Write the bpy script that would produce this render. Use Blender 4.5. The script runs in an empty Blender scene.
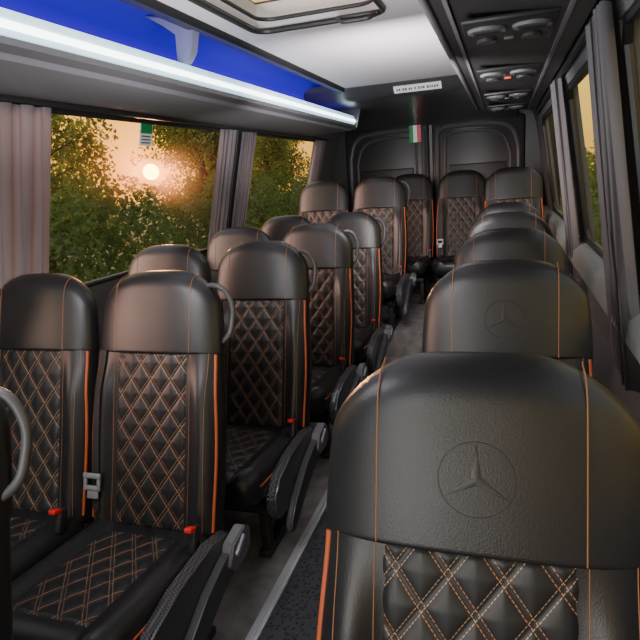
import bpy, bmesh, math, random
from mathutils import Vector, Matrix
random.seed(7)
C = bpy.context.scene.collection
sgn = lambda v: (v > 0) - (v < 0)

# ---------------------------------------------------------------- materials
def nodes_of(m):
    m.use_nodes = True
    nt = m.node_tree
    return nt, nt.nodes, nt.links
def mat(name, col, rough=.5, metal=0, bump=0, bscale=200, emis=None, estr=0, coat=0, var=0, vscale=5, spec=.5):
    m = bpy.data.materials.new(name)
    nt, N, L = nodes_of(m)
    b = N['Principled BSDF']
    b.inputs['Base Color'].default_value = (*col, 1)
    b.inputs['Roughness'].default_value = rough
    b.inputs['Metallic'].default_value = metal
    b.inputs['Specular IOR Level'].default_value = spec
    b.inputs['Coat Weight'].default_value = coat
    if emis:
        b.inputs['Emission Color'].default_value = (*emis, 1)
        b.inputs['Emission Strength'].default_value = estr
    tc = N.new('ShaderNodeTexCoord')
    if bump:
        n = N.new('ShaderNodeTexNoise'); n.inputs['Scale'].default_value = bscale; n.inputs['Detail'].default_value = 3
        L.new(tc.outputs['Object'], n.inputs['Vector'])
        bp = N.new('ShaderNodeBump'); bp.inputs['Strength'].default_value = bump; bp.inputs['Distance'].default_value = .002
        L.new(n.outputs['Fac'], bp.inputs['Height']); L.new(bp.outputs['Normal'], b.inputs['Normal'])
    if var:
        n = N.new('ShaderNodeTexNoise'); n.inputs['Scale'].default_value = vscale; n.inputs['Detail'].default_value = 4
        L.new(tc.outputs['Object'], n.inputs['Vector'])
        r = N.new('ShaderNodeValToRGB')
        r.color_ramp.elements[0].position = .35; r.color_ramp.elements[1].position = .65
        r.color_ramp.elements[0].color = (*[c*(1-var) for c in col], 1)
        r.color_ramp.elements[1].color = (*[min(1, c*(1+var)) for c in col], 1)
        L.new(n.outputs['Fac'], r.inputs['Fac']); L.new(r.outputs['Color'], b.inputs['Base Color'])
    return m

QW, QH = .068, .094
LEA = (.0155, .0158, .0172)
def quilt_mat():
    m = mat('quilted_leather', LEA, .46, bump=.10, bscale=500, spec=.5)
    nt, N, L = nodes_of(m)
    b = N['Principled BSDF']
    uv = N.new('ShaderNodeUVMap'); uv.uv_map = 'uv'
    sp = N.new('ShaderNodeSeparateXYZ'); L.new(uv.outputs['UV'], sp.inputs[0])
    def M(op, a, c=None, d=None):
        n = N.new('ShaderNodeMath'); n.operation = op
        for i, v in enumerate((a, c, d)):
            if v is None: continue
            if isinstance(v, (int, float)): n.inputs[i].default_value = v
            else: L.new(v, n.inputs[i])
        return n.outputs[0]
    p = M('DIVIDE', sp.outputs[0], QW); q = M('DIVIDE', sp.outputs[1], QH)
    a = M('ADD', p, q); c = M('SUBTRACT', p, q)
    def line(x, along, off, hw):
        d = M('PINGPONG', x, .5)
        near = M('LESS_THAN', M('ABSOLUTE', M('SUBTRACT', d, off)), hw)
        dash = M('GREATER_THAN', M('PINGPONG', M('MULTIPLY', along, 9), .5), .14)
        return M('MULTIPLY', near, dash)
    la = line(a, c, .080, .0115); lb = line(c, a, .080, .0115)
    mx = N.new('ShaderNodeMixRGB'); mx.inputs[1].default_value = (*LEA, 1); mx.inputs[2].default_value = (.50, .21, .08, 1)
    L.new(la, mx.inputs[0])
    mx2 = N.new('ShaderNodeMixRGB'); mx2.inputs[2].default_value = (.42, .27, .15, 1)
    L.new(mx.outputs[0], mx2.inputs[1]); L.new(lb, mx2.inputs[0])
    L.new(mx2.outputs[0], b.inputs['Base Color'])
    return m
def carbon_mat():
    m = mat('carbon_weave', (.03, .03, .03), .32, coat=.3)
    nt, N, L = nodes_of(m)
    tc = N.new('ShaderNodeTexCoord'); ck = N.new('ShaderNodeTexChecker'); ck.inputs['Scale'].default_value = 150
    ck.inputs[1].default_value = (.018, .018, .019, 1); ck.inputs[2].default_value = (.10, .10, .104, 1)
    mp = N.new('ShaderNodeMapping'); mp.inputs['Rotation'].default_value = (.6, 0, 0)
    L.new(tc.outputs['Object'], mp.inputs[0]); L.new(mp.outputs[0], ck.inputs[0])
    L.new(ck.outputs[0], N['Principled BSDF'].inputs['Base Color'])
    return m
def carpet_mat(name, c0, c1, scale, rough=.95):
    m = mat(name, c0, rough, bump=.9, bscale=scale)
    nt, N, L = nodes_of(m)
    tc = N.new('ShaderNodeTexCoord'); v = N.new('ShaderNodeTexVoronoi'); v.inputs['Scale'].default_value = scale
    L.new(tc.outputs['Object'], v.inputs['Vector'])
    r = N.new('ShaderNodeValToRGB'); r.color_ramp.elements[0].color = (*c1, 1); r.color_ramp.elements[1].color = (*c0, 1)
    r.color_ramp.elements[0].position = .1; r.color_ramp.elements[1].position = .5
    L.new(v.outputs['Distance'], r.inputs[0]); L.new(r.outputs[0], N['Principled BSDF'].inputs['Base Color'])
    return m
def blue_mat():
    m = mat('painted_blue_glow_lining', (.03, .02, .30), .6, emis=(.03, .006, 1.0), estr=.3)
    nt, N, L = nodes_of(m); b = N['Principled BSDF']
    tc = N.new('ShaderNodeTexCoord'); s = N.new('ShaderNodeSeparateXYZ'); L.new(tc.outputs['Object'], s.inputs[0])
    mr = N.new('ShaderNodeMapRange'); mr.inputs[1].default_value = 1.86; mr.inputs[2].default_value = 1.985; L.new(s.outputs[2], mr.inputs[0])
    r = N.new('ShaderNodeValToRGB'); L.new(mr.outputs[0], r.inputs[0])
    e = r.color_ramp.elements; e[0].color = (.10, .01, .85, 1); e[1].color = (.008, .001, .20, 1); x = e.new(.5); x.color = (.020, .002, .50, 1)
    L.new(r.outputs[0], b.inputs['Emission Color']); b.inputs['Emission Strength'].default_value = .65  # LED glow painted into the lining as emission, violet fading to dark blue
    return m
def thru_mat(name, col, trans, amount, rough=.8):
    m = bpy.data.materials.new(name); nt, N, L = nodes_of(m)
    for n in list(N): N.remove(n)
    o = N.new('ShaderNodeOutputMaterial'); d = N.new('ShaderNodeBsdfDiffuse'); t = N.new('ShaderNodeBsdfTranslucent'); x = N.new('ShaderNodeMixShader')
    tc = N.new('ShaderNodeTexCoord'); n = N.new('ShaderNodeTexNoise'); n.inputs['Scale'].default_value = 1.3
    L.new(tc.outputs['Object'], n.inputs['Vector'])
    for tgt, base in ((d, col), (t, trans)):
        r = N.new('ShaderNodeValToRGB')
        r.color_ramp.elements[0].position = .35; r.color_ramp.elements[1].position = .65
        r.color_ramp.elements[0].color = (*[c*.6 for c in base], 1); r.color_ramp.elements[1].color = (*[min(1, c*1.4) for c in base], 1)
        L.new(n.outputs['Fac'], r.inputs[0]); L.new(r.outputs[0], tgt.inputs[0])
    x.inputs[0].default_value = amount
    L.new(d.outputs[0], x.inputs[1]); L.new(t.outputs[0], x.inputs[2]); L.new(x.outputs[0], o.inputs[0])
    return m
def glass_mat(name, tint, refl=.06, halo=0, halo_col=(1, .60, .45), halo_rough=.8):
    m = bpy.data.materials.new(name); nt, N, L = nodes_of(m)
    for n in list(N): N.remove(n)
    o = N.new('ShaderNodeOutputMaterial'); d = N.new('ShaderNodeBsdfTransparent'); g = N.new('ShaderNodeBsdfGlossy'); x = N.new('ShaderNodeMixShader')
    d.inputs[0].default_value = (*tint, 1); g.inputs['Roughness'].default_value = .03; x.inputs[0].default_value = refl
    src = d.outputs[0]
    if halo:  # rough refraction put into the pane to imitate sun halo and haze
        rf = N.new('ShaderNodeBsdfRefraction'); rf.inputs['Roughness'].default_value = halo_rough; rf.inputs['IOR'].default_value = 1.03; rf.inputs[0].default_value = (*halo_col, 1)
        y = N.new('ShaderNodeMixShader'); y.inputs[0].default_value = halo
        L.new(d.outputs[0], y.inputs[1]); L.new(rf.outputs[0], y.inputs[2]); src = y.outputs[0]
    L.new(src, x.inputs[1]); L.new(g.outputs[0], x.inputs[2]); L.new(x.outputs[0], o.inputs[0])
    return m

MLEA = mat('black_leather', LEA, .37, bump=.20, bscale=400, var=.10, vscale=9, spec=.5)
MLEA2 = mat('black_leather_emblem', (.0145, .0148, .0160), .39, bump=.12, bscale=400, spec=.5)
MQ = quilt_mat()
MOR = mat('orange_piping', (.50, .10, .028), .5)
MST = mat('orange_stitch', (.33, .14, .055), .6)
MCAR = carbon_mat()
MBLK = mat('black_plastic', (.022, .022, .023), .38)
MCOV = mat('cover_grey_plastic', (.060, .060, .064), .42)
MDK = mat('dark_frame', (.03, .03, .033), .5)
MGREY = mat('grey_handle', (.075, .075, .08), .4)
MSIL = mat('silver_plastic', (.36, .37, .39), .30, metal=.3)
MRED = mat('red_button', (.75, .02, .02), .35)
MBELT = mat('belt_webbing', (.035, .033, .033), .7, bump=.3, bscale=900)
MALU = mat('aluminium_strip', (.62, .63, .65), .35, metal=.3)
MWALL = mat('wall_lining', (.12, .12, .125), .7, bump=.2, bscale=300)
MSILL = mat('sill_plastic', (.20, .215, .205), .45)
MCEIL = mat('ceiling_fabric', (.64, .60, .62), .85, bump=.15, bscale=250)
MREAR = mat('rear_black_lining', (.024, .024, .027), .38)
MRIB = mat('rear_rib', (.075, .075, .08), .38)
MHEAD = mat('grey_header', (.050, .050, .055), .30)
MGRY2 = mat('grey_plastic', (.14, .14, .15), .5)
MRACK = mat('rack_underside', (.24, .24, .26), .5)
MCON = mat('console_black', (.026, .025, .026), .36)
MCAP = carpet_mat('aisle_carpet_pile', (.050, .052, .058), (.006, .006, .007), 70)
MFLO = mat('bay_floor_vinyl', (.26, .24, .23), .55, var=.25, vscale=14)
MLED = mat('white_led', (.8, .9, 1), .5, emis=(.45, .85, 1.0), estr=1.25)
MLEDC = mat('white_led_core', (.9, .95, 1), .5, emis=(.85, .98, 1.0), estr=7)
MBLUE = blue_mat()
MDIV = mat('rack_bracket_plastic', (.22, .23, .36), .4)
MCUR = thru_mat('curtain_cloth', (.20, .190, .208), (.22, .19, .21), .28)
MCUR2 = thru_mat('curtain_cloth_light', (.17, .165, .175), (.16, .15, .155), .25)
MGL = glass_mat('tinted_glass_sun_halo', (.93, .93, .90), .03, halo=.0016)
MHG = glass_mat('hatch_glass', (.85, .84, .82), .06)
MCREAM = mat('hatch_lining', (.60, .59, .58), .6)
MLEAF = thru_mat('tree_leaf', (.090, .120, .048), (.30, .38, .09), .5)  # leaf colour lifted and greyed to carry outdoor haze
MLEAF2 = thru_mat('hedge_leaf', (.075, .120, .050), (.15, .23, .06), .45)
MBARK = mat('bark', (.05, .035, .025), .9, bump=.8, bscale=20)
MGRASS = mat('grass_ground', (.05, .07, .025), .9, var=.4, vscale=2)
MLENS = mat('lamp_lens', (.06, .06, .062), .15)
MWHT = mat('label_white', (.80, .80, .78), .6, emis=(1, 1, 1), estr=.12)
MGRN = mat('label_green', (.02, .35, .10), .6)
MAMB = mat('amber_lamp', (.6, .06, .03), .4, emis=(1, .12, .05), estr=.7)

# ---------------------------------------------------------------- mesh helpers
def bm_new(): return bmesh.new()
def finish(bm, name, material, smooth=True, ang=40):
    bmesh.ops.recalc_face_normals(bm, faces=bm.faces[:])
    me = bpy.data.meshes.new(name); bm.to_mesh(me); bm.free()
    me.materials.append(material)
    if smooth:
        for p in me.polygons: p.use_smooth = True
        try: me.set_sharp_from_angle(angle=math.radians(ang))
        except Exception: pass
    return me
def link(name, me, parent=None):
    o = bpy.data.objects.new(name, me); C.objects.link(o)
    if parent: o.parent = parent
    return o
def obj(name, bm, material, parent=None, smooth=True, ang=40):
    return link(name, finish(bm, name, material, smooth, ang), parent)
def tag(o, label=None, cat=None, group=None, kind=None):
    if label: o['label'] = label
    if cat: o['category'] = cat
    if group: o['group'] = group
    if kind: o['kind'] = kind
    return o
def thing(name, label, cat, loc=(0, 0, 0), group=None):
    o = bpy.data.objects.new(name, None); C.objects.link(o); o.location = loc
    o.empty_display_size = .05
    return tag(o, label, cat, group)
def box(bm, c, s, bev=0, rot=None, seg=2):
    r = bmesh.ops.create_cube(bm, size=1)
    vs = r['verts']
    Mx = Matrix.Translation(c) @ (rot if rot else Matrix.Identity(4)) @ Matrix.Diagonal((*s, 1))
    bmesh.ops.transform(bm, matrix=Mx, verts=vs)
    if bev:
        es = list({e for v in vs for e in v.link_edges})
        bmesh.ops.bevel(bm, geom=es, offset=bev, segments=seg, profile=.5, affect='EDGES')
def tube(bm, pts, r, n=8, closed=False, cap=True):
    pts = [Vector(p) for p in pts]; m = len(pts); rings = []
    up = Vector((0, 0, 1)); prev = None
    for i, p in enumerate(pts):
        if closed: d = pts[(i+1) % m] - pts[i-1]
        else: d = pts[min(i+1, m-1)] - pts[max(i-1, 0)]
        d.normalize()
        if prev is None:
            s = d.cross(up)
            if s.length < .1: s = d.cross(Vector((1, 0, 0)))
        else: s = prev - d*prev.dot(d)
        s.normalize(); prev = s; t = d.cross(s)
        rr = r[i] if isinstance(r, (list, tuple)) else r
        rings.append([bm.verts.new(p + s*math.cos(2*math.pi*k/n)*rr + t*math.sin(2*math.pi*k/n)*rr) for k in range(n)])
    for i in range(m if closed else m-1):
        A, B = rings[i], rings[(i+1) % m]
        for k in range(n): bm.faces.new((A[k], A[(k+1) % n], B[(k+1) % n], B[k]))
    if cap and not closed: bm.faces.new(rings[0]); bm.faces.new(rings[-1])
def smooth_path(pts, k=6):
    P = [Vector(p) for p in pts]; out = []
    for i in range(len(P)-1):
        a, b, c, d = P[max(i-1, 0)], P[i], P[i+1], P[min(i+2, len(P)-1)]
        for j in range(k):
            t = j/k
            out.append(.5*((2*b)+(c-a)*t+(2*a-5*b+4*c-d)*t*t+(3*b-a-3*c+d)*t**3))
    out.append(P[-1]); return out
def loft(bm, rings):
    R = [[bm.verts.new(p) for p in r] for r in rings]; n = len(R[0])
    for A, B in zip(R, R[1:]):
        for k in range(n): bm.faces.new((A[k], A[(k+1) % n], B[(k+1) % n], B[k]))
    bm.faces.new(R[0]); bm.faces.new(R[-1])
def prism(bm, prof, axis, a, b):
    def v(p, t): return (p[0], t, p[1]) if axis == 'y' else (t, p[0], p[1])
    A = [bm.verts.new(v(p, a)) for p in prof]; B = [bm.verts.new(v(p, b)) for p in prof]; n = len(prof)
    for k in range(n): bm.faces.new((A[k], A[(k+1) % n], B[(k+1) % n], B[k]))
    bm.faces.new(A); bm.faces.new(B)
def disc(bm, c, r, h, axis='z', n=24, r2=None):
    m = Matrix.Translation(c)
    if axis == 'x': m = m @ Matrix.Rotation(math.pi/2, 4, 'Y')
    if axis == 'y': m = m @ Matrix.Rotation(math.pi/2, 4, 'X')
    bmesh.ops.create_cone(bm, cap_ends=True, segments=n, radius1=r, radius2=r if r2 is None else r2, depth=h, matrix=m)

# ---------------------------------------------------------------- seat geometry
sm = lambda a, b, x: (lambda t: t*t*(3-2*t))(max(0, min(1, (x-a)/(b-a))))
RC = math.radians(16)
class Pad:
    def __init__(s, A, a, n, l0, l1, W, rw0, rw1, front, thick, rt0, rt1, nexp, bol=0, convex=0, crown=0, tap=0, b0=.60, b1=.76, fade=None, belly=0):
        s.A, s.a, s.n = Vector(A), Vector(a), Vector(n)
        s.l0, s.l1, s.W, s.rw0, s.rw1, s.fr, s.th, s.rt0, s.rt1, s.ne = l0, l1, W, rw0, rw1, front, thick, rt0, rt1, nexp
        s.bol, s.cv, s.crown, s.tap, s.b0, s.b1, s.fade, s.belly = bol, convex, crown, tap, b0, b1, fade, belly
    def P(s, x, l, d):
        return s.A + s.a*l + s.n*d + Vector((x, 0, 0))
    def drop(s, l, r0, r1):
        e = 0
        if r0 and l < s.l0+r0: q = (s.l0+r0-l)/r0; e += r0*(1-math.sqrt(max(0, 1-q*q)))
        if r1 and l > s.l1-r1: q = (l-s.l1+r1)/r1; e += r1*(1-math.sqrt(max(0, 1-q*q)))
        return e
    def w(s, l):
        u = (l-s.l0)/(s.l1-s.l0)
        return s.W - s.tap*u**2.0 + s.belly*math.sin(math.pi*max(0, min(1, u)))**2 - s.drop(l, s.rw0, s.rw1)
    def fb(s, l):
        e = s.drop(l, s.rt0, s.rt1)
        return s.fr-e, s.fr-s.th+e
    def add(s, x, w, q, l):
        r = abs(x)/max(w, 1e-6); k = 1
        if s.fade: k = 1-.8*sm(s.fade[0], s.fade[1], l)
        return k*s.bol*sm(s.b0, s.b1, r)*max(q, 0) - s.cv*(x/s.W)**2
    def front(s, x, l):
        f, b = s.fb(l); w = s.w(l); r = min(abs(x)/w, 1)
        q = (1-r**s.ne)**(1/s.ne)
        return (f+b)/2+(f-b)/2*q+s.add(x, w, q, l)
    def S(s, x, l, off=0): return s.P(x, l, s.front(x, l)+off)
    def build(s, bm, NL=34, N=88):
        rings = []
        for i in range(NL+1):
            l = s.l0+(s.l1-s.l0)*(1-math.cos(math.pi*i/NL))/2
            f, b = s.fb(l); w = s.w(l); ring = []
            for k in range(N):
                ph = 2*math.pi*k/N; c, sn = math.cos(ph), math.sin(ph)
                x = w*sgn(c)*abs(c)**(2/s.ne); q = sgn(sn)*abs(sn)**(2/s.ne)
                ring.append(s.P(x, l-s.crown*(x/s.W)**2*sm(s.l0+.5*(s.l1-s.l0), s.l1, l), (f+b)/2+(f-b)/2*q+s.add(x, w, q, l)))
            rings.append(ring)
        loft(bm, rings)
BA = (0, .09, .33); BAX = (0, math.sin(RC), math.cos(RC)); BN = (0, -math.cos(RC), math.sin(RC))
BACK = Pad(BA, BAX, BN, -.01, .575, .217, .03, .0, .0, .105, .03, .0, 2.7, bol=.036, tap=.008, b0=.52, b1=.80, fade=(.40, .55), belly=.009)
HEAD = Pad(BA, BAX, BN, .545, .80, .2120, .002, .118, .012, .122, .006, .064, 2.6, convex=.004, crown=.018, tap=.028)
CUSH = Pad((0, .12, .352), (0, -math.cos(.09), math.sin(.09)), (0, math.sin(.09), math.cos(.09)), 0, .50, .212, .02, .07, .0, .14, .02, .06, 3.0, bol=.034, b0=.54, b1=.80)
PX = .125
def quilt(pad, l0, l1, nx=72, nl=150):
    bm = bm_new(); uvl = bm.loops.layers.uv.new('uv'); G = []
    for j in range(nl+1):
        l = l0+(l1-l0)*j/nl; row = []
        for i in range(nx+1):
            x = -PX+2*PX*i/nx
            a = x/QW+l/QH; c = x/QW-l/QH
            m = min(abs(a-round(a)), abs(c-round(c)))
            edge = min(1, min(PX-abs(x), l-l0, l1-l)/.012)
            d = (.001+.0070*(1-math.exp(-4.5*m)))*edge-.004*(1-edge)
            v = bm.verts.new(pad.S(x, l, d)); row.append((v, (x, l)))
        G.append(row)
    for j in range(nl):
        for i in range(nx):
            q = [G[j][i], G[j][i+1], G[j+1][i+1], G[j+1][i]]
            f = bm.faces.new([t[0] for t in q])
            for lp, t in zip(f.loops, q): lp[uvl].uv = t[1]
    return bm
def padbm(p):
    bm = bm_new(); p.build(bm); return bm
def seam(pad, x, l0, l1, r=.0010, off=.0003, n=40):
    bm = bm_new()
    tube(bm, [pad.S(x, l0+(l1-l0)*i/n, off) for i in range(n+1)], r, 6)
    return bm
def seat_piping(side, dd):
    bm = bm_new()
    pts = []
    for i in range(31):
        l = .03+.515*i/30; w = BACK.w(l); f, b = BACK.fb(l)
        q = (dd-(f+b)/2)/((f-b)/2); q = max(-1, min(1, q))
        x = w*(1-abs(q)**BACK.ne)**(1/BACK.ne)
        pts.append(BACK.P(side*(x-.001), l, dd+BACK.add(x, w, q, l)))
    tube(bm, pts, .0050, 10)
    return bm
def cushion_piping(side):
    bm = bm_new()
    pts = [CUSH.P(side*(CUSH.w(.02+.43*i/24)-.001), .02+.43*i/24, -.045) for i in range(25)]
    tube(bm, pts, .0034, 6); return bm
def emblem():
    bm = bm_new(); lc = .642; R = .047
    tube(bm, [HEAD.S(R*math.cos(t), lc+R*math.sin(t), -.0003) for t in [2*math.pi*k/48 for k in range(48)]], .0010, 6, closed=True)
    for k in range(3):
        t = math.pi/2+k*2*math.pi/3
        e = Vector((math.cos(t), math.sin(t))); p = Vector((-e.y, e.x))
        tip = e*R*.96; a = p*R*.13+e*R*.075; b = -p*R*.13+e*R*.075
        c = [tip, a, Vector((0, 0)), b]
        lo = [bm.verts.new(HEAD.S(q.x, lc+q.y, .0003)) for q in c]
        mid = bm.verts.new(HEAD.S(0, lc, .0016)); t2 = bm.verts.new(HEAD.S(tip.x*.9, lc+tip.y*.9, .0009))
        bm.faces.new((lo[0], lo[1], t2)); bm.faces.new((lo[1], mid, t2)); bm.faces.new((lo[3], lo[0], t2)); bm.faces.new((mid, lo[3], t2))
        bm.faces.new((lo[1], lo[2], mid)); bm.faces.new((lo[2], lo[3], mid))
    return bm
def leg_bm(sx):
    bm = bm_new(); x = sx*.155
    box(bm, (x, -.21, .105), (.035, .045, .20), .006)
    box(bm, (x, .07, .105), (.035, .045, .20), .006)
    box(bm, (x, -.07, .016), (.045, .36, .03), .006)
    tube(bm, [(x, -.18, .18), (x, .05, .04)], .012, 8)
    return bm
def frame_bm():
    bm = bm_new(); box(bm, (0, -.09, .212), (.35, .36, .035), .008)
    box(bm, (0, .13, .27), (.34, .05, .12), .012); return bm
DZ = -.085
def side_cover_bm():
    bm = bm_new()
    prof = [(.17, .32), (.16, .39), (.12, .425), (.04, .435), (-.14, .430), (-.26, .41), (-.315, .36), (-.32, .30), (-.29, .26), (-.22, .25), (-.12, .265), (.02, .27), (.12, .28)]
    prism(bm, [(a, b+DZ+.02) for a, b in prof], 'x', .213, .250)
    bmesh.ops.bevel(bm, geom=bm.edges[:], offset=.008, segments=3, affect='EDGES'); return bm
def armrest_bm():
    bm = bm_new()
    prof = [(.10, .412), (.165, .418), (.182, .395), (.165, .352), (.04, .330), (-.10, .280), (-.20, .222), (-.232, .200), (-.262, .215), (-.255, .255), (-.20, .305), (-.06, .372), (.04, .402)]
    prism(bm, [(a, b+DZ) for a, b in prof], 'x', .252, .277)
    bmesh.ops.bevel(bm, geom=bm.edges[:], offset=.006, segments=3, affect='EDGES'); return bm
def hinge_bm():
    bm = bm_new()
    prof = [(.055, .375), (.085, .428), (.165, .440), (.196, .418), (.190, .365), (.155, .342), (.085, .342)]
    prism(bm, [(a, b+DZ) for a, b in prof], 'x', .249, .285)
    bmesh.ops.bevel(bm, geom=bm.edges[:], offset=.004, segments=2, affect='EDGES'); return bm
def lever_bm():
    bm = bm_new(); box(bm, (.288, .12, .405+DZ), (.010, .065, .018), .004, Matrix.Rotation(.5, 4, 'X')); return bm
def handle_bm():
    bm = bm_new()
    tube(bm, smooth_path([(.14, .315, 1.025), (.172, .345, 1.038), (.207, .355, 1.020), (.226, .355, .975), (.226, .345, .93), (.218, .32, .885), (.18, .27, .86)], 6), .0085, 12); return bm
def buckle_bm(sx):
    bm = bm_new(); box(bm, (sx*.196, .035, .385), (.022, .034, .075), .006, Matrix.Rotation(-.35, 4, 'X')); return bm
def button_bm(sx):
    bm = bm_new(); box(bm, (sx*.196, .020, .424), (.022, .030, .014), .003, Matrix.Rotation(-.35, 4, 'X')); return bm
def strap_bm():
    bm = bm_new(); n = 40; x = -.182; A = []
    for i in range(n+1):
        l = .06+.49*i/n; xx = x-.006*math.sin(i/n*3)
        a, b = max(xx-.020, -.204), xx+.020
        A.append([bm.verts.new(BACK.S(a, l, .003)), bm.verts.new(BACK.S(b, l, .003)), bm.verts.new(BACK.S(a, l, .006)), bm.verts.new(BACK.S(b, l, .006))])
    for a, b in zip(A, A[1:]):
        bm.faces.new((a[0], a[1], b[1], b[0])); bm.faces.new((a[2], a[3], b[3], b[2]))
        bm.faces.new((a[0], a[2], b[2], b[0])); bm.faces.new((a[1], a[3], b[3], b[1]))
    return bm
def tongue_bm():
    bm = bm_new(); c = BACK.S(-.180, .17, .020)
    R = Matrix.Rotation(-RC, 4, 'X')
    box(bm, c, (.062, .010, .016), .003, R); box(bm, c+Vector((0, -.009, -.050)), (.040, .006, .040), .003, R)
    box(bm, c+Vector((-.024, -.004, -.020)), (.010, .009, .05), .002, R); box(bm, c+Vector((.024, -.004, -.020)), (.010, .009, .05), .002, R)
    box(bm, c+Vector((0, -.008, -.036)), (.056, .009, .014), .002, R)
    return bm
cache = {}
def cp(key, fn, material, ang=60):
    if key not in cache: cache[key] = finish(fn(), key, material, True, ang)
    return cache[key]
def make_seat(kind):
    t = thing('bus_seat', 'seat', 'seat')
    bb = link('backrest', cp('backrest', lambda: padbm(BACK), MLEA), t)
    link('quilted_back_panel', cp('bq', lambda: quilt(BACK, .02, .552), MQ, 180), t)
    h = link('headrest', cp('headrest', lambda: padbm(HEAD), MLEA), t)
    for x in (-PX-.003, PX+.003):
        link('seam_stitching', cp('hs%g' % x, lambda: seam(HEAD, x, .548, .790), MST), h)
    for x in (-.185, -PX-.006, PX+.006, .185):
        link('seam_stitching', cp('bs%g' % x, lambda: seam(BACK, x, .03, .550, .0008), MST), bb)
    c = link('cushion', cp('cushion', lambda: padbm(CUSH), MLEA), t)
    link('quilted_cushion_panel', cp('cq', lambda: quilt(CUSH, .06, .44, 72, 120), MQ, 180), t)
    for s in (-1, 1):
        link('piping', cp('pp%d' % s, lambda: seat_piping(s, -.030), MOR), bb)
        link('piping', cp('cpp%d' % s, lambda: cushion_piping(s), MOR), c)
        link('leg', cp('leg%d' % s, lambda: leg_bm(s), MDK), t)
    link('seat_frame', cp('frame', frame_bm, MDK), t)
    if kind == 'single':
        link('embossed_emblem', cp('emb', emblem, MLEA2, 25), h)
    elif kind != 'plain':
        b = link('belt_buckle', cp('bk', lambda: buckle_bm(1), MBLK), t)
        tag(link('release_button', cp('bt', lambda: button_bm(1), MRED), b), 'red release button')
        s = link('seat_belt', cp('strap', strap_bm, MBELT), t)
        link('belt_tongue', cp('tng', tongue_bm, MSIL), s)
    if kind == 'aisle':
        link('side_cover', cp('sc', side_cover_bm, MCAR, 40), t)
        a = link('armrest', cp('arm', armrest_bm, MCOV, 40), t)
        link('hinge_cover', cp('hin', hinge_bm, MGRY2, 40), a)
        link('release_lever', cp('lev', lever_bm, MSIL), a)
        link('grab_handle', cp('gh', handle_bm, MGREY), t)
    return t
def dup(o, parent=None):
    c = o.copy(); C.objects.link(c); c.parent = parent
    for ch in list(o.children): dup(ch, c)
    return c
protos = {}
def place(kind, x, y0, label, group, z=0):
    if kind not in protos: protos[kind] = t = make_seat(kind)
    else: t = dup(protos[kind])
    t.location = (x, y0-.29, z)
    tag(t, label, 'seat', group)
GA, GW, GS, GR = 'seats left of the aisle beside it', 'seats along the left windows', 'single seats right of the aisle', 'raised rear seats'
place('aisle', -.965, .60, 'black seat cut off at the left photo edge, only its grey ring showing', GA)
for i, (x, y, wx_, la, lw) in enumerate([
    (-1.008, 1.45, -1.464, 'large black diamond-quilted aisle seat nearest the camera on the left', 'black quilted seat by the nearest left curtain, cut by the photo edge'),
    (-.978, 2.17, -1.434, 'second whole quilted aisle seat on the left, its black front leg standing on the floor', 'black headrest below the sunset window, just behind the nearest large aisle seat'),
    (-.982, 2.93, -1.438, 'third whole aisle seat on the left, black quilted, half hidden behind the second one', 'black headrest below the paired curtains, left of the third aisle seat'),
    (-.985, 3.70, -1.441, 'fourth aisle seat on the left, black leather, last one on the low floor', 'low dark headrest under the small rear left window, in front of the raised seats')]):
    place('aisle', x, y, la, GA)
    place('window', wx_, y, lw, GW)
place('aisle', -.934, 4.47, 'raised black seat beside the aisle at the left rear, standing on the step', GR, .21)
place('window', -1.390, 4.47, 'raised black seat at the left rear corner, beside the last left curtain', GR, .21)
for i, (x, la) in enumerate([(-.032, 'huge black seat in the right foreground with embossed star emblem and diamond stitching'),
    (.0, 'second single seat on the right, black headrest with star emblem above the foreground seat'),
    (.015, 'third single seat on the right, only its black headrest showing'),
    (.02, 'fourth single seat on the right, thin rim of black headrest showing'),
    (.02, 'fifth single seat on the right, sliver of headrest just below the raised rear one')]):
    place('single', x, (.695 if i == 0 else .71)+.78*i, la, GS)
place('plain', .06, 4.66, 'raised black seat at the right rear, topmost headrest of the right row', GR, .21)
place('window', -.365, 5.34, 'rear row black quilted seat in front of the right back door', GR, .21)
place('window', -.825, 5.34, 'rear row black seat in front of the left back door, half hidden', GR, .21)

# ---------------------------------------------------------------- body shell
CX = -.67; Y0, Y1 = -1.4, 5.75
ZPS = {-1: [(-.02, 1.04), (.6, 1.13), (.8, 1.12), (1.65, .90), (2.12, .70)], 1: [(-.02, 1.0), (.6, 1.07), (.8, 1.06), (1.65, .935), (2.12, .80)]}
def dz(z, side):
    ZP = ZPS[side]
    for (a, da), (b, db) in zip(ZP, ZP[1:]):
        if z <= b: return da+(db-da)*(z-a)/(b-a)
    return ZP[-1][1]
def wx(side, z, off=0): return CX+side*(dz(z, side)+off)
def seg(bm, side, y0, y1, z0, z1, th=.05):
    zs = [z0]+[z for z, _ in ZPS[side] if z0 < z < z1]+[z1]
    prism(bm, [(wx(side, z), z) for z in zs]+[(wx(side, z, th), z) for z in reversed(zs)], 'y', y0, y1)
WZ0, WZ1 = .93, 1.65
LW = [(.45, 3.26), (3.46, 5.05)]  # front opening left out so the wall blocks the warm fill
RW = [(-.9, .1), (.25, 1.70), (1.90, 3.02), (3.22, 5.0)]
def wall(name, side, wins):
    bm = bm_new(); seg(bm, side, Y0, Y1, -.02, WZ0); seg(bm, side, Y0, Y1, WZ1, 2.1)
    ys = [Y0]+[v for w in wins for v in w]+[Y1]
    for a, b in zip(ys[::2], ys[1::2]): seg(bm, side, a, b, WZ0, WZ1)
    tag(obj(name, bm, MWALL, smooth=False), kind='structure')
wall('wall_left', -1, LW); wall('wall_right', 1, RW)
k = 1
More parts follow.
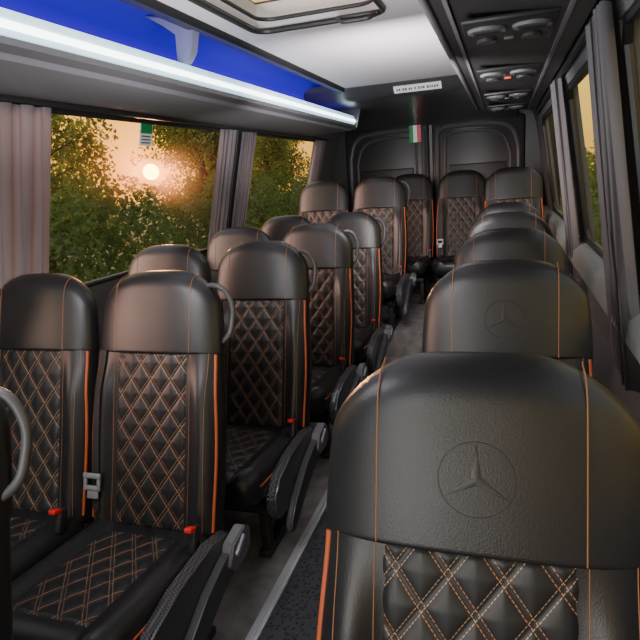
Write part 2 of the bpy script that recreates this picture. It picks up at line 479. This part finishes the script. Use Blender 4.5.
for side, ws in ((-1, LW), (1, RW)):
    for a, b in ws:
        bm = bm_new()
        prism(bm, [(wx(side, WZ0, .028), WZ0), (wx(side, WZ1, .028), WZ1), (wx(side, WZ1, .032), WZ1), (wx(side, WZ0, .032), WZ0)], 'y', a, b)
        w = tag(obj('window_%d' % k, bm, MGL, smooth=False), kind='structure')
        bm = bm_new(); q = [(wx(side, z, .012), y, z) for y, z in ((a+.01, WZ0+.01), (b-.01, WZ0+.01), (b-.01, WZ1-.01), (a+.01, WZ1-.01))]
        pts = []
        for i in range(4):
            A, B = Vector(q[i]), Vector(q[(i+1) % 4]); d = (B-A).normalized()*.05
            pts += [A+d, A.lerp(B, .5), B-d]
        tube(bm, pts, .014, 8, closed=True)
        obj('window_frame', bm, MBLK, w); k += 1
bm = bm_new(); prism(bm, [(CX-1.14, -.06), (CX+1.08, -.06), (CX+1.08, 0), (CX-1.14, 0)], 'y', Y0, Y1)
tag(obj('floor', bm, MFLO, smooth=False), kind='structure')
bm = bm_new(); prism(bm, [(CX-1.06, .001), (CX+1.04, .001), (CX+1.04, .21), (CX-1.06, .21)], 'y', 3.95, Y1-.03)
tag(obj('floor_rear_step', bm, MFLO, smooth=False), kind='structure')
bm = bm_new(); prism(bm, [(.31, .84), (.395, .84), (.375, .935), (.340, .93), (.315, .90)], 'y', Y0, Y1-.05)
tag(obj('trim_2', bm, MSILL, ang=60), kind='structure')
bm = bm_new(); box(bm, (-.455, 1.35, .006), (.47, 5.1, .010), .002)
tag(obj('aisle_carpet', bm, MCAP, smooth=False), 'dark speckled carpet runner along the aisle floor', 'carpet')
bm = bm_new(); prism(bm, [(-.730, .001), (-.730, .012), (-.718, .012), (-.716, .018), (-.708, .018), (-.706, .012), (-.694, .012), (-.694, .001)], 'y', -1.2, 3.9)
tag(obj('floor_rail', bm, MALU, smooth=False), 'pale metal rail along the left edge of the aisle carpet', 'rail')
# ceiling with hatch opening
HX0, HX1, HY0, HY1 = -.98, -.44, 1.66, 2.40
CE = 4.22
bm = bm_new(); cz = 1.945
for x0, x1, y0, y1 in ((-1.13, HX0, Y0, CE), (HX1, -.19, Y0, CE), (HX0, HX1, Y0, HY0), (HX0, HX1, HY1, CE)):
    box(bm, ((x0+x1)/2, (y0+y1)/2, cz), (x1-x0, y1-y0, .03))
tag(obj('ceiling', bm, MCEIL, smooth=False), kind='structure')
bm = bm_new()
for x0, x1, y0, y1 in ((-1.42, HX0, Y0, Y1), (HX1, .16, Y0, Y1), (HX0, HX1, Y0, HY0), (HX0, HX1, HY1, Y1)):
    box(bm, ((x0+x1)/2, (y0+y1)/2, 2.03), (x1-x0, y1-y0, .02))
tag(obj('ceiling_outer_roof', bm, MREAR, smooth=False), kind='structure')
t = thing('roof_hatch', 'glazed roof hatch with slim dark frame in the white ceiling', 'roof hatch', ((HX0+HX1)/2, (HY0+HY1)/2, 1.93))
hw, hl = (HX1-HX0)/2, (HY1-HY0)/2
for w_, z_, r_, nm in ((.0, -.004, .012, 'hatch_frame'), (-.030, .030, .008, 'inner_seal')):
    pts = []; bm = bm_new()
    for cx_, cy_, a0 in ((1, 1, 0), (-1, 1, 90), (-1, -1, 180), (1, -1, 270)):
        for q in range(7):
            an = math.radians(a0+q*15); rr = .07
            pts.append((cx_*(hw+w_-rr)+rr*math.cos(an), cy_*(hl+w_-rr)+rr*math.sin(an), z_))
    tube(bm, pts, r_, 8, closed=True)
    obj(nm, bm, MBLK, t)
bm = bm_new()
for sx in (-1, 1): box(bm, (sx*hw, 0, .055), (.012, 2*hl, .09))
for sy in (-1, 1): box(bm, (0, sy*hl, .055), (2*hw, .012, .09))
obj('hatch_well', bm, MCREAM, t, smooth=False)
bm = bm_new(); box(bm, (0, 0, .105), (2*hw, 2*hl, .008)); obj('hatch_glass', bm, MHG, t, smooth=False)
bm = bm_new(); tube(bm, smooth_path([(.10, hl-.05, -.012), (.11, hl-.07, -.03), (.17, hl-.07, -.032), (.22, hl-.07, -.03), (.23, hl-.05, -.012)], 4), .008, 8)
box(bm, (.165, hl-.030, -.008), (.17, .04, .016), .006); obj('hatch_handle', bm, MBLK, t)
# rear end
bm = bm_new(); box(bm, (CX, Y1, 1.04), (2.3, .06, 2.16)); tag(obj('wall_back', bm, MREAR, smooth=False), kind='structure')
bm = bm_new(); prism(bm, [(CE, 1.96), (CE, 1.925), (CE+.015, 1.918), (CE+.04, 1.90), (CE+.09, 1.862), (CE+.15, 1.848), (CE+.25, 1.843), (4.8, 1.845), (5.15, 1.84), (5.35, 1.825), (5.48, 1.80), (5.57, 1.765), (5.62, 1.735), (5.66, 1.725), (5.72, 1.725), (5.72, 1.96)], 'x', -1.42, .10)
tag(obj('trim_1', bm, MHEAD, smooth=True, ang=60), kind='structure')
for i, (x0, x1) in enumerate(((-1.50, -.685), (-.655, .17))):
    bm = bm_new(); box(bm, ((x0+x1)/2, 5.695, 1.02), (x1-x0, .05, 1.46), .03)
    d = tag(obj('door_%d' % (i+1), bm, MREAR), kind='structure')
    for g_, r_ in ((.05, .022), (.12, .013)):
        bm = bm_new(); a, b = x0+g_, x1-g_; top = 1.735-g_*.8
        o_, in_ = (a, b) if i == 0 else (b, a); s_ = 1 if i == 0 else -1
        pts = smooth_path([(o_, 5.668, .35), (o_, 5.668, 1.3), (o_+s_*.015, 5.668, top-.18), (o_+s_*.07, 5.668, top-.06), (o_+s_*.20, 5.668, top-.008), (in_-s_*.12, 5.668, top), (in_-s_*.03, 5.668, top-.03), (in_, 5.668, top-.12), (in_, 5.668, .35)], 6)
        tube(bm, pts, r_, 8); obj('door_rib', bm, MRIB, d)
    bm = bm_new(); box(bm, ((x0+x1)/2, 5.672, 1.05), (.52, .03, .60), .014); obj('padded_panel', bm, MREAR, d)
    bm = bm_new(); box(bm, (x1-.09 if i == 0 else x0+.09, 5.66, 1.0), (.04, .03, .16), .01); obj('door_handle', bm, MBLK, d)
t = thing('wall_sign', 'small green, white and red sign high between the rear doors', 'sign', (-.805, 5.635, 1.66))
for x, m_, nm in ((-.036, MGRN, 'green_band'), (0, MWHT, 'white_band'), (.036, MRED, 'red_band')):
    bm = bm_new(); box(bm, (x, 0, 0), (.036, .006, .16)); obj(nm, bm, m_, t, smooth=False)
t = thing('ceiling_label', 'long white label on the grey header above the rear doors', 'label', (-.585, CE+.052, 1.884))
R_ = Matrix.Rotation(math.radians(-37), 4, 'X')
bm = bm_new(); box(bm, (0, 0, 0), (.33, .062, .005), 0, R_); obj('label_plate', bm, MWHT, t, smooth=False)
random.seed(3)
x = -.145; bm = bm_new()
while x < .135:
    w = random.uniform(.008, .016); p = R_ @ Vector((x+w/2, 0, -.0035)); box(bm, p, (w, .022, .002), 0, R_); x += w+random.choice((.005, .005, .005, .014))
obj('print_line', bm, MGRY2, t, smooth=False)
# ---------------------------------------------------------------- luggage rack
t = thing('luggage_rack', 'long overhead luggage rack with white light strip and blue lit shelf above left windows', 'luggage rack', (0, 0, 0))
RY0, RY1 = -1.2, 4.80
bm = bm_new(); prism(bm, [(-1.19, 1.700), (-1.22, 1.678), (-1.555, 1.665), (-1.53, 1.75), (-1.21, 1.785), (-1.19, 1.78)], 'y', RY0, RY1); obj('shelf', bm, MRACK, t, ang=30)
bm = bm_new(); prism(bm, [(-1.180, 1.720), (-1.170, 1.732), (-1.170, 1.770), (-1.180, 1.790), (-1.20, 1.795), (-1.20, 1.720)], 'y', RY0, RY1-.02); obj('light_strip', bm, MLED, t)
bm = bm_new(); tube(bm, [(-1.172, RY0, 1.750), (-1.172, RY1-.02, 1.750)], .011, 10); obj('light_core', bm, MLEDC, t)
bm = bm_new(); prism(bm, [(-1.168, 1.702), (-1.168, 1.720), (-1.20, 1.720), (-1.20, 1.690)], 'y', RY0, RY1); obj('lower_trim', bm, MGRY2, t)
bm = bm_new(); prism(bm, [(-1.205, 1.797), (-1.49, 1.770), (-1.47, 1.83), (-1.40, 1.93), (-1.32, 1.985), (-1.14, 1.965), (-1.14, 1.975), (-1.32, 1.995), (-1.41, 1.935), (-1.48, 1.83), (-1.50, 1.760), (-1.205, 1.788)], 'y', RY0, RY1); obj('lining', bm, MBLUE, t, ang=60)
bm = bm_new(); prism(bm, [(-1.145, 1.965), (-1.16, 1.93), (-1.145, 1.905), (-1.105, 1.905), (-1.09, 1.93), (-1.09, 1.965)], 'y', RY0, RY1); obj('upper_rail', bm, MBLK, t)
bm = bm_new()
prism(bm, [(-1.165, 1.69), (-1.54, 1.66), (-1.50, 1.80), (-1.42, 1.93), (-1.32, 2.0), (-1.10, 1.97), (-1.11, 1.90)], 'y', RY1, RY1+.05)
bmesh.ops.bevel(bm, geom=bm.edges[:], offset=.012, segments=2, affect='EDGES'); obj('end_cap', bm, MHEAD, t)
for y in (.3, 2.12):
    bm = bm_new()
    prism(bm, [(-1.180, 1.795), (-1.150, 1.83), (-1.125, 1.925), (-1.165, 1.95), (-1.33, 1.98), (-1.20, 1.90), (-1.215, 1.795)], 'y', y, y+.06)
    bmesh.ops.bevel(bm, geom=bm.edges[:], offset=.005, segments=2, affect='EDGES'); obj('bracket', bm, MDIV, t)
# ---------------------------------------------------------------- right console
t = thing('overhead_console', 'long black overhead console with pale edge above the right seats', 'console', (0, 0, 0))
bm = bm_new(); prism(bm, [(-.20, 1.93), (-.225, 1.82), (-.205, 1.775), (-.17, 1.762), (.17, 1.735), (.225, 1.72), (.215, 1.80), (.15, 1.93)], 'y', -1.2, 5.15); obj('housing', bm, MCON, t, ang=30)
bm = bm_new(); tube(bm, [(-.214, -1.2, 1.772), (-.214, 5.15, 1.772)], .012, 10); obj('edge_trim', bm, MGRY2, t)
for x, z_ in ((-.155, 1.758), (.17, 1.732)):
    bm = bm_new(); box(bm, (x, 1.97, z_), (.012, 6.3, .010)); obj('channel_strip', bm, MGRY2, t, smooth=False)
def unit(y, label, lit):
    t = thing('reading_light_unit', label, 'reading light', (.01, y, 1.735), 'light and vent units in the overhead console')
    bm = bm_new(); box(bm, (0, 0, 0), (.27, .36, .016), .007); obj('housing', bm, MBLK, t)
    for sx in (-1, 1):
        bm = bm_new(); disc(bm, (sx*.065, -.08, -.010), .055, .014, r2=.058)
        bmesh.ops.scale(bm, vec=(1, .8, 1), verts=bm.verts[:]); bmesh.ops.translate(bm, vec=(0, -.016, 0), verts=bm.verts[:])
        a = obj('air_vent', bm, MGRY2, t)
        for q in range(-1, 2):
            bm = bm_new(); box(bm, (sx*.065, -.08+q*.022, -.019), (.080, .009, .006), 0)
            obj('vent_slat', bm, MBLK, a, smooth=False)
        bm = bm_new(); disc(bm, (sx*.07, .08, -.012), .032, .010); obj('lamp_lens', bm, MLENS, t)
    bm = bm_new(); box(bm, (0, .08, -.010), (.03, .02, .008), .002); obj('call_button', bm, MAMB if lit else MGRY2, t)
for y, l, li in ((2.05, 'nearest black vent and reading light unit in the overhead console', 0), (3.0, 'second unit along the overhead console, with a small red light', 1), (3.95, 'third, small looking reading light unit along the overhead console', 0), (4.75, 'farthest reading light unit at the rear end of the overhead console', 0)):
    unit(y, l, li)
# ---------------------------------------------------------------- curtains and rails
def curtain(side, y0, y1, z0, z1, folds, m, label, group, seed=0, x0=None, x1=None, amps=(.022, .012)):
    bm = bm_new(); random.seed(seed); ny, nz = folds*14, 24; G = []
    ph = [random.uniform(-1.5, 1.5) for _ in range(folds+2)]; am = [random.uniform(.35, 1.25) for _ in range(folds+2)]; dr = [random.uniform(-1.2, 1.2) for _ in range(folds+2)]
    for j in range(nz+1):
        z = z0+(z1-z0)*j/nz; row = []
        xb = wx(side, z, -.04) if x0 is None else x0+(x1-x0)*j/nz
        for i in range(ny+1):
            s = i/ny; a = s*folds; f_ = a % 1; f_ = f_*f_*(3-2*f_)
            L_ = lambda A: A[int(a)]*(1-f_)+A[int(a)+1]*f_
            wob = L_(ph)+L_(dr)*j/nz
            amp = (amps[0]*(1-j/nz)+amps[1]*j/nz)*L_(am)
            yy = (y0+y1)/2+(s-.5)*(y1-y0)
            row.append(bm.verts.new((xb+side*amp*math.sin(2*math.pi*a+wob), yy+.010*math.sin(4*math.pi*a+z*2), z)))
        G.append(row)
    for j in range(nz):
        for i in range(ny): bm.faces.new((G[j][i], G[j][i+1], G[j+1][i+1], G[j+1][i]))
    tag(obj('curtain', bm, m, ang=180), label, 'curtain', group)
curtain(-1, 1.12, 1.77, .90, 1.635, 7, MCUR, 'wide grey curtain at the left photo edge, beside the big sunset window', 'left side curtains', 1, amps=(.014, .011))
curtain(-1, 3.10, 3.32, .90, 1.635, 4, MCUR, 'gathered curtain at the rear end of the big sunset window', 'left side curtains', 2, amps=(.018, .012))
curtain(-1, 3.38, 3.58, .90, 1.635, 3, MCUR, 'gathered curtain at the near end of the small rear left window', 'left side curtains', 3, amps=(.018, .012))
curtain(-1, 4.84, 5.12, .90, 1.635, 4, MCUR, 'narrow dark curtain at the rear end of the small left window', 'left side curtains', 4)
curtain(1, 1.62, 1.88, .70, 1.68, 6, MCUR2, 'large grey curtain hanging near the camera at the right photo edge', 'right side curtains', 5, .340, .222, (.022, .016))
curtain(1, 2.94, 3.18, .76, 1.68, 5, MCUR2, 'grey curtain hanging farther back on the right side wall', 'right side curtains', 6, .340, .222, (.022, .015))
for side, nm in ((-1, 'thin dark curtain rail above the left windows'), (1, 'thin dark curtain rail above the right windows')):
    bm = bm_new(); x = wx(side, 1.66, -.03); box(bm, (x, 2.0, 1.648 if side < 0 else 1.69), (.022, 6.4, .016), .004)
    tag(obj('curtain_rail', bm, MBLK), nm, 'rail')
# window sticker
z = 1.585; t = thing('window_sticker', 'small green and white safety sticker at the top of the sunset window', 'sticker', (wx(-1, z, .018), 2.44, z))
bm = bm_new(); box(bm, (0, 0, 0), (.003, .10, .11), 0, Matrix.Rotation(.24, 4, 'Y')); obj('sticker_base', bm, MWHT, t, smooth=False)
bm = bm_new(); box(bm, (.008, 0, .025), (.003, .09, .05), 0, Matrix.Rotation(.24, 4, 'Y')); obj('sticker_green', bm, MGRN, t, smooth=False)
for q in range(3):
    bm = bm_new(); box(bm, (-.001-.004*q, 0, -.012-.014*q), (.003, .07, .006), 0)
    obj('print_line', bm, MGRY2, t, smooth=False)

# ---------------------------------------------------------------- outside
SD = Vector((-.5909, .8973, .0299)).normalized(); CAM = Vector((0, 0, 1.33))
def off_axis(p):
    v = p-CAM; d = v.dot(SD)
    return (v-SD*d).length/d if d > 0 else 9
def gap(p, rnd):
    r = off_axis(p)
    return r < .022 or (r < .055 and rnd.random() < .35)
def leaves(bm, c, rad, n, size, rnd):
    for _ in range(n):
        v = Vector((rnd.gauss(0, 1), rnd.gauss(0, 1), rnd.gauss(0, 1))).normalized()*rnd.random()**.4
        p = Vector(c)+Vector((v.x*rad[0], v.y*rad[1], v.z*rad[2]))
        if gap(p, rnd): continue
        s = size*rnd.uniform(.6, 1.4)
        u = Vector((rnd.gauss(0, 1), rnd.gauss(0, 1), rnd.gauss(0, 1))).normalized(); w = u.orthogonal().normalized()
        vs = [bm.verts.new(p+u*s), bm.verts.new(p+w*s*.5), bm.verts.new(p-u*s), bm.verts.new(p-w*s*.5)]
        bm.faces.new(vs)
def tree(x, y, h, label, seed, n=26, dens=260, m=None):
    rnd = random.Random(seed); t = thing('tree', label, 'tree', (x, y, -.6), 'trees outside the windows')
    T = Vector((x, y, -.6)); bm = bm_new(); bl = bm_new()
    tube(bm, [Vector((0, 0, 0)), Vector((.05, 0, h*.35)), Vector((-.05, .05, h*.8))], [.14, .11, .05], 10)
    for k in range(n):
        a = rnd.uniform(0, 6.28); hh = rnd.uniform(.25, 1.0)*h; r = rnd.uniform(.3, 1.8)*(1.15-.6*hh/h)
        c = Vector((r*math.cos(a), r*math.sin(a), hh))
        s0 = Vector((0, 0, max(.3, hh-.6))); mid = s0.lerp(c, .5)+Vector((0, 0, .1))
        if min(off_axis(T+s0.lerp(mid, q/6)) for q in range(7)) > .03 and min(off_axis(T+mid.lerp(c, q/6)) for q in range(7)) > .03:
            tube(bm, [s0, mid, c], [.035, .022, .008], 5)
        leaves(bl, T+c, (.72, .72, .55), dens, .055, rnd)
    bmesh.ops.translate(bl, verts=bl.verts[:], vec=-T)
    obj('trunk', bm, MBARK, t); obj('foliage', bl, m or MLEAF, t, smooth=False)
TL = [(-8.6, 5.0, 3.7), (-8.7, 9.2, 4.1), (-7.9, 14.4, 4.9), (-9.2, 18.6, 5.8), (-9.4, 22.6, 6.6), (-11, 27, 8.4)]
names = ['leafy tree seen through the sunset window beside the left curtain', 'leafy tree left of the low sun outside the sunset window', 'leafy tree right of the low sun outside the sunset window', 'distant leafy tree seen just before the paired curtains', 'leafy tree filling the small rear left window', 'farthest leafy tree behind the small rear left window']
for i, (x, y, h) in enumerate(TL): tree(x, y, h, names[i], 20+i, n=34+7*i, dens=380)
tree(3.9, 14.5, 6, 'farthest leafy tree seen through the right windows', 42, 50, 340)
tree(4.2, 9.6, 5, 'leafy tree seen through the right windows behind the curtains', 40, 50, 340)
tree(4.4, 5.2, 4.4, 'leafy tree outside the right window nearest the camera', 41, 44, 340)
for nm, X0, dx, n_, lab in (('hedge', -4.9, -.03, 70, 'long green hedge outside below the trees, seen through the left windows'), ('hedge', 1.65, .0, 40, 'green hedge outside the right windows, seen beside the right curtains')):
    bm = bm_new(); rnd = random.Random(5+n_)
    for k in range(n_):
        y = 2.5+k*.42; leaves(bm, (X0+dx*k+rnd.uniform(-.2, .2), y, (.42 if n_ > 50 else .55)+rnd.uniform(-.2, .25)), (.5, .5, 1.0), 520 if n_ > 50 else 360, .050, rnd)
    tag(obj(nm, bm, MLEAF2, smooth=False), lab, 'hedge')
bm = bm_new(); box(bm, (0, 15, -.63), (120, 120, .04)); tag(obj('ground', bm, MGRASS, smooth=False), kind='structure')

# ---------------------------------------------------------------- world and lamps
w = bpy.data.worlds.new('World'); bpy.context.scene.world = w; w.use_nodes = True
N, L = w.node_tree.nodes, w.node_tree.links
for n in list(N): N.remove(n)
out = N.new('ShaderNodeOutputWorld'); bg = N.new('ShaderNodeBackground'); L.new(bg.outputs[0], out.inputs[0])
tc = N.new('ShaderNodeTexCoord')
dot = N.new('ShaderNodeVectorMath'); dot.operation = 'DOT_PRODUCT'; dot.inputs[1].default_value = SD; L.new(tc.outputs['Generated'], dot.inputs[0])
sep = N.new('ShaderNodeSeparateXYZ'); L.new(tc.outputs['Generated'], sep.inputs[0])
rz = N.new('ShaderNodeValToRGB'); L.new(sep.outputs[2], rz.inputs[0])
e = rz.color_ramp.elements; e[0].position = 0; e[0].color = (.95, .52, .09, 1); e[1].position = .7; e[1].color = (.75, .80, .95, 1)
x = e.new(.18); x.color = (1.25, .88, .20, 1); x = e.new(.4); x.color = (.95, .85, .55, 1)
rs = N.new('ShaderNodeValToRGB'); L.new(dot.outputs['Value'], rs.inputs[0])
e = rs.color_ramp.elements; e[0].position = .80; e[0].color = (0, 0, 0, 1); e[1].position = 1; e[1].color = (2.0, .5, .04, 1)
x = e.new(.985); x.color = (.30, .06, .01, 1); x = e.new(.997); x.color = (1.0, .20, .02, 1)
sun = N.new('ShaderNodeMath'); sun.operation = 'GREATER_THAN'; sun.inputs[1].default_value = math.cos(math.radians(.72)); L.new(dot.outputs['Value'], sun.inputs[0])
a1 = N.new('ShaderNodeMixRGB'); a1.blend_type = 'ADD'; a1.inputs[0].default_value = 1; L.new(rz.outputs[0], a1.inputs[1]); L.new(rs.outputs[0], a1.inputs[2])
a2 = N.new('ShaderNodeMixRGB'); a2.blend_type = 'MIX'; a2.inputs[2].default_value = (16, 10, 1.2, 1); L.new(sun.outputs[0], a2.inputs[0]); L.new(a1.outputs[0], a2.inputs[1])
L.new(a2.outputs[0], bg.inputs[0]); bg.inputs[1].default_value = 1.35

def lamp(name, kind, loc, energy, col, aim=None, **k):
    d = bpy.data.lights.new(name, kind); d.energy = energy; d.color = col
    o = bpy.data.objects.new(name, d); C.objects.link(o); o.location = loc
    for a, v in k.items(): setattr(d, a, v)
    if aim is not None: o.rotation_euler = Vector(aim).to_track_quat('-Z', 'Y').to_euler()
    return o
lamp('sun_lamp', 'SUN', (0, 0, 5), 5, (1, .42, .20), -SD, angle=.03)
lamp('warm_fill_sun', 'SUN', (0, 0, 5), 6.5, (1, .60, .54), (.70, .42, -.16), angle=.8)  # added second sun: soft warm fill from the left front
lamp('front_fill_lamp', 'AREA', (-1.1, -1.1, 1.75), 21, (.86, .93, 1), (-.10, .75, -.22), size=.8)  # added fill behind the camera for daylight from the front, no fitting there
lamp('mid_fill_lamp', 'AREA', (-.85, .55, 1.66), 10, (.97, .94, .96), (-.10, .85, -.40), size=.35)  # added fill that lifts the left seats, no real cabin light
lamp('bounce_fill_lamp', 'AREA', (-.6, -.9, .9), 16, (.90, .95, 1), (0, .6, .9), size=.8)  # added upward fill, imitates light bounced from the front
lamp('ceiling_fill_lamp', 'AREA', (-.62, 1.7, 1.30), 9, (1, .95, .97), (0, .15, 1), size=.5)  # added fill aimed up to even out the ceiling, no real source
lamp('rear_fill_lamp', 'AREA', (-.5, 2.7, 1.45), 20, (1, .96, .96), (0, .85, .32), size=.4)  # added fill for rear wall and ceiling, unseen from behind
lamp('rack_blue_lamp', 'AREA', (-1.36, 2.0, 1.95), .6, (.1, .05, 1), shape='RECTANGLE', size=.05, size_y=5)

# ---------------------------------------------------------------- camera
th, ps, ro, f = math.radians(14.06), math.radians(18.47), math.radians(4.3), 570
F = Vector((-math.sin(ps)*math.cos(th), math.cos(ps)*math.cos(th), -math.sin(th)))
R = Vector((math.cos(ps), math.sin(ps), 0)); U = R.cross(F)
Cr = R*math.cos(ro)-U*math.sin(ro); Cu = R*math.sin(ro)+U*math.cos(ro)
cd = bpy.data.cameras.new('camera'); cam = bpy.data.objects.new('camera', cd); C.objects.link(cam)
cd.sensor_width = 36; cd.lens = 36*f/640; cd.clip_start = .02
M4 = Matrix((Cr, Cu, -F)).transposed().to_4x4(); M4.translation = CAM
cam.matrix_world = M4
bpy.context.scene.camera = cam
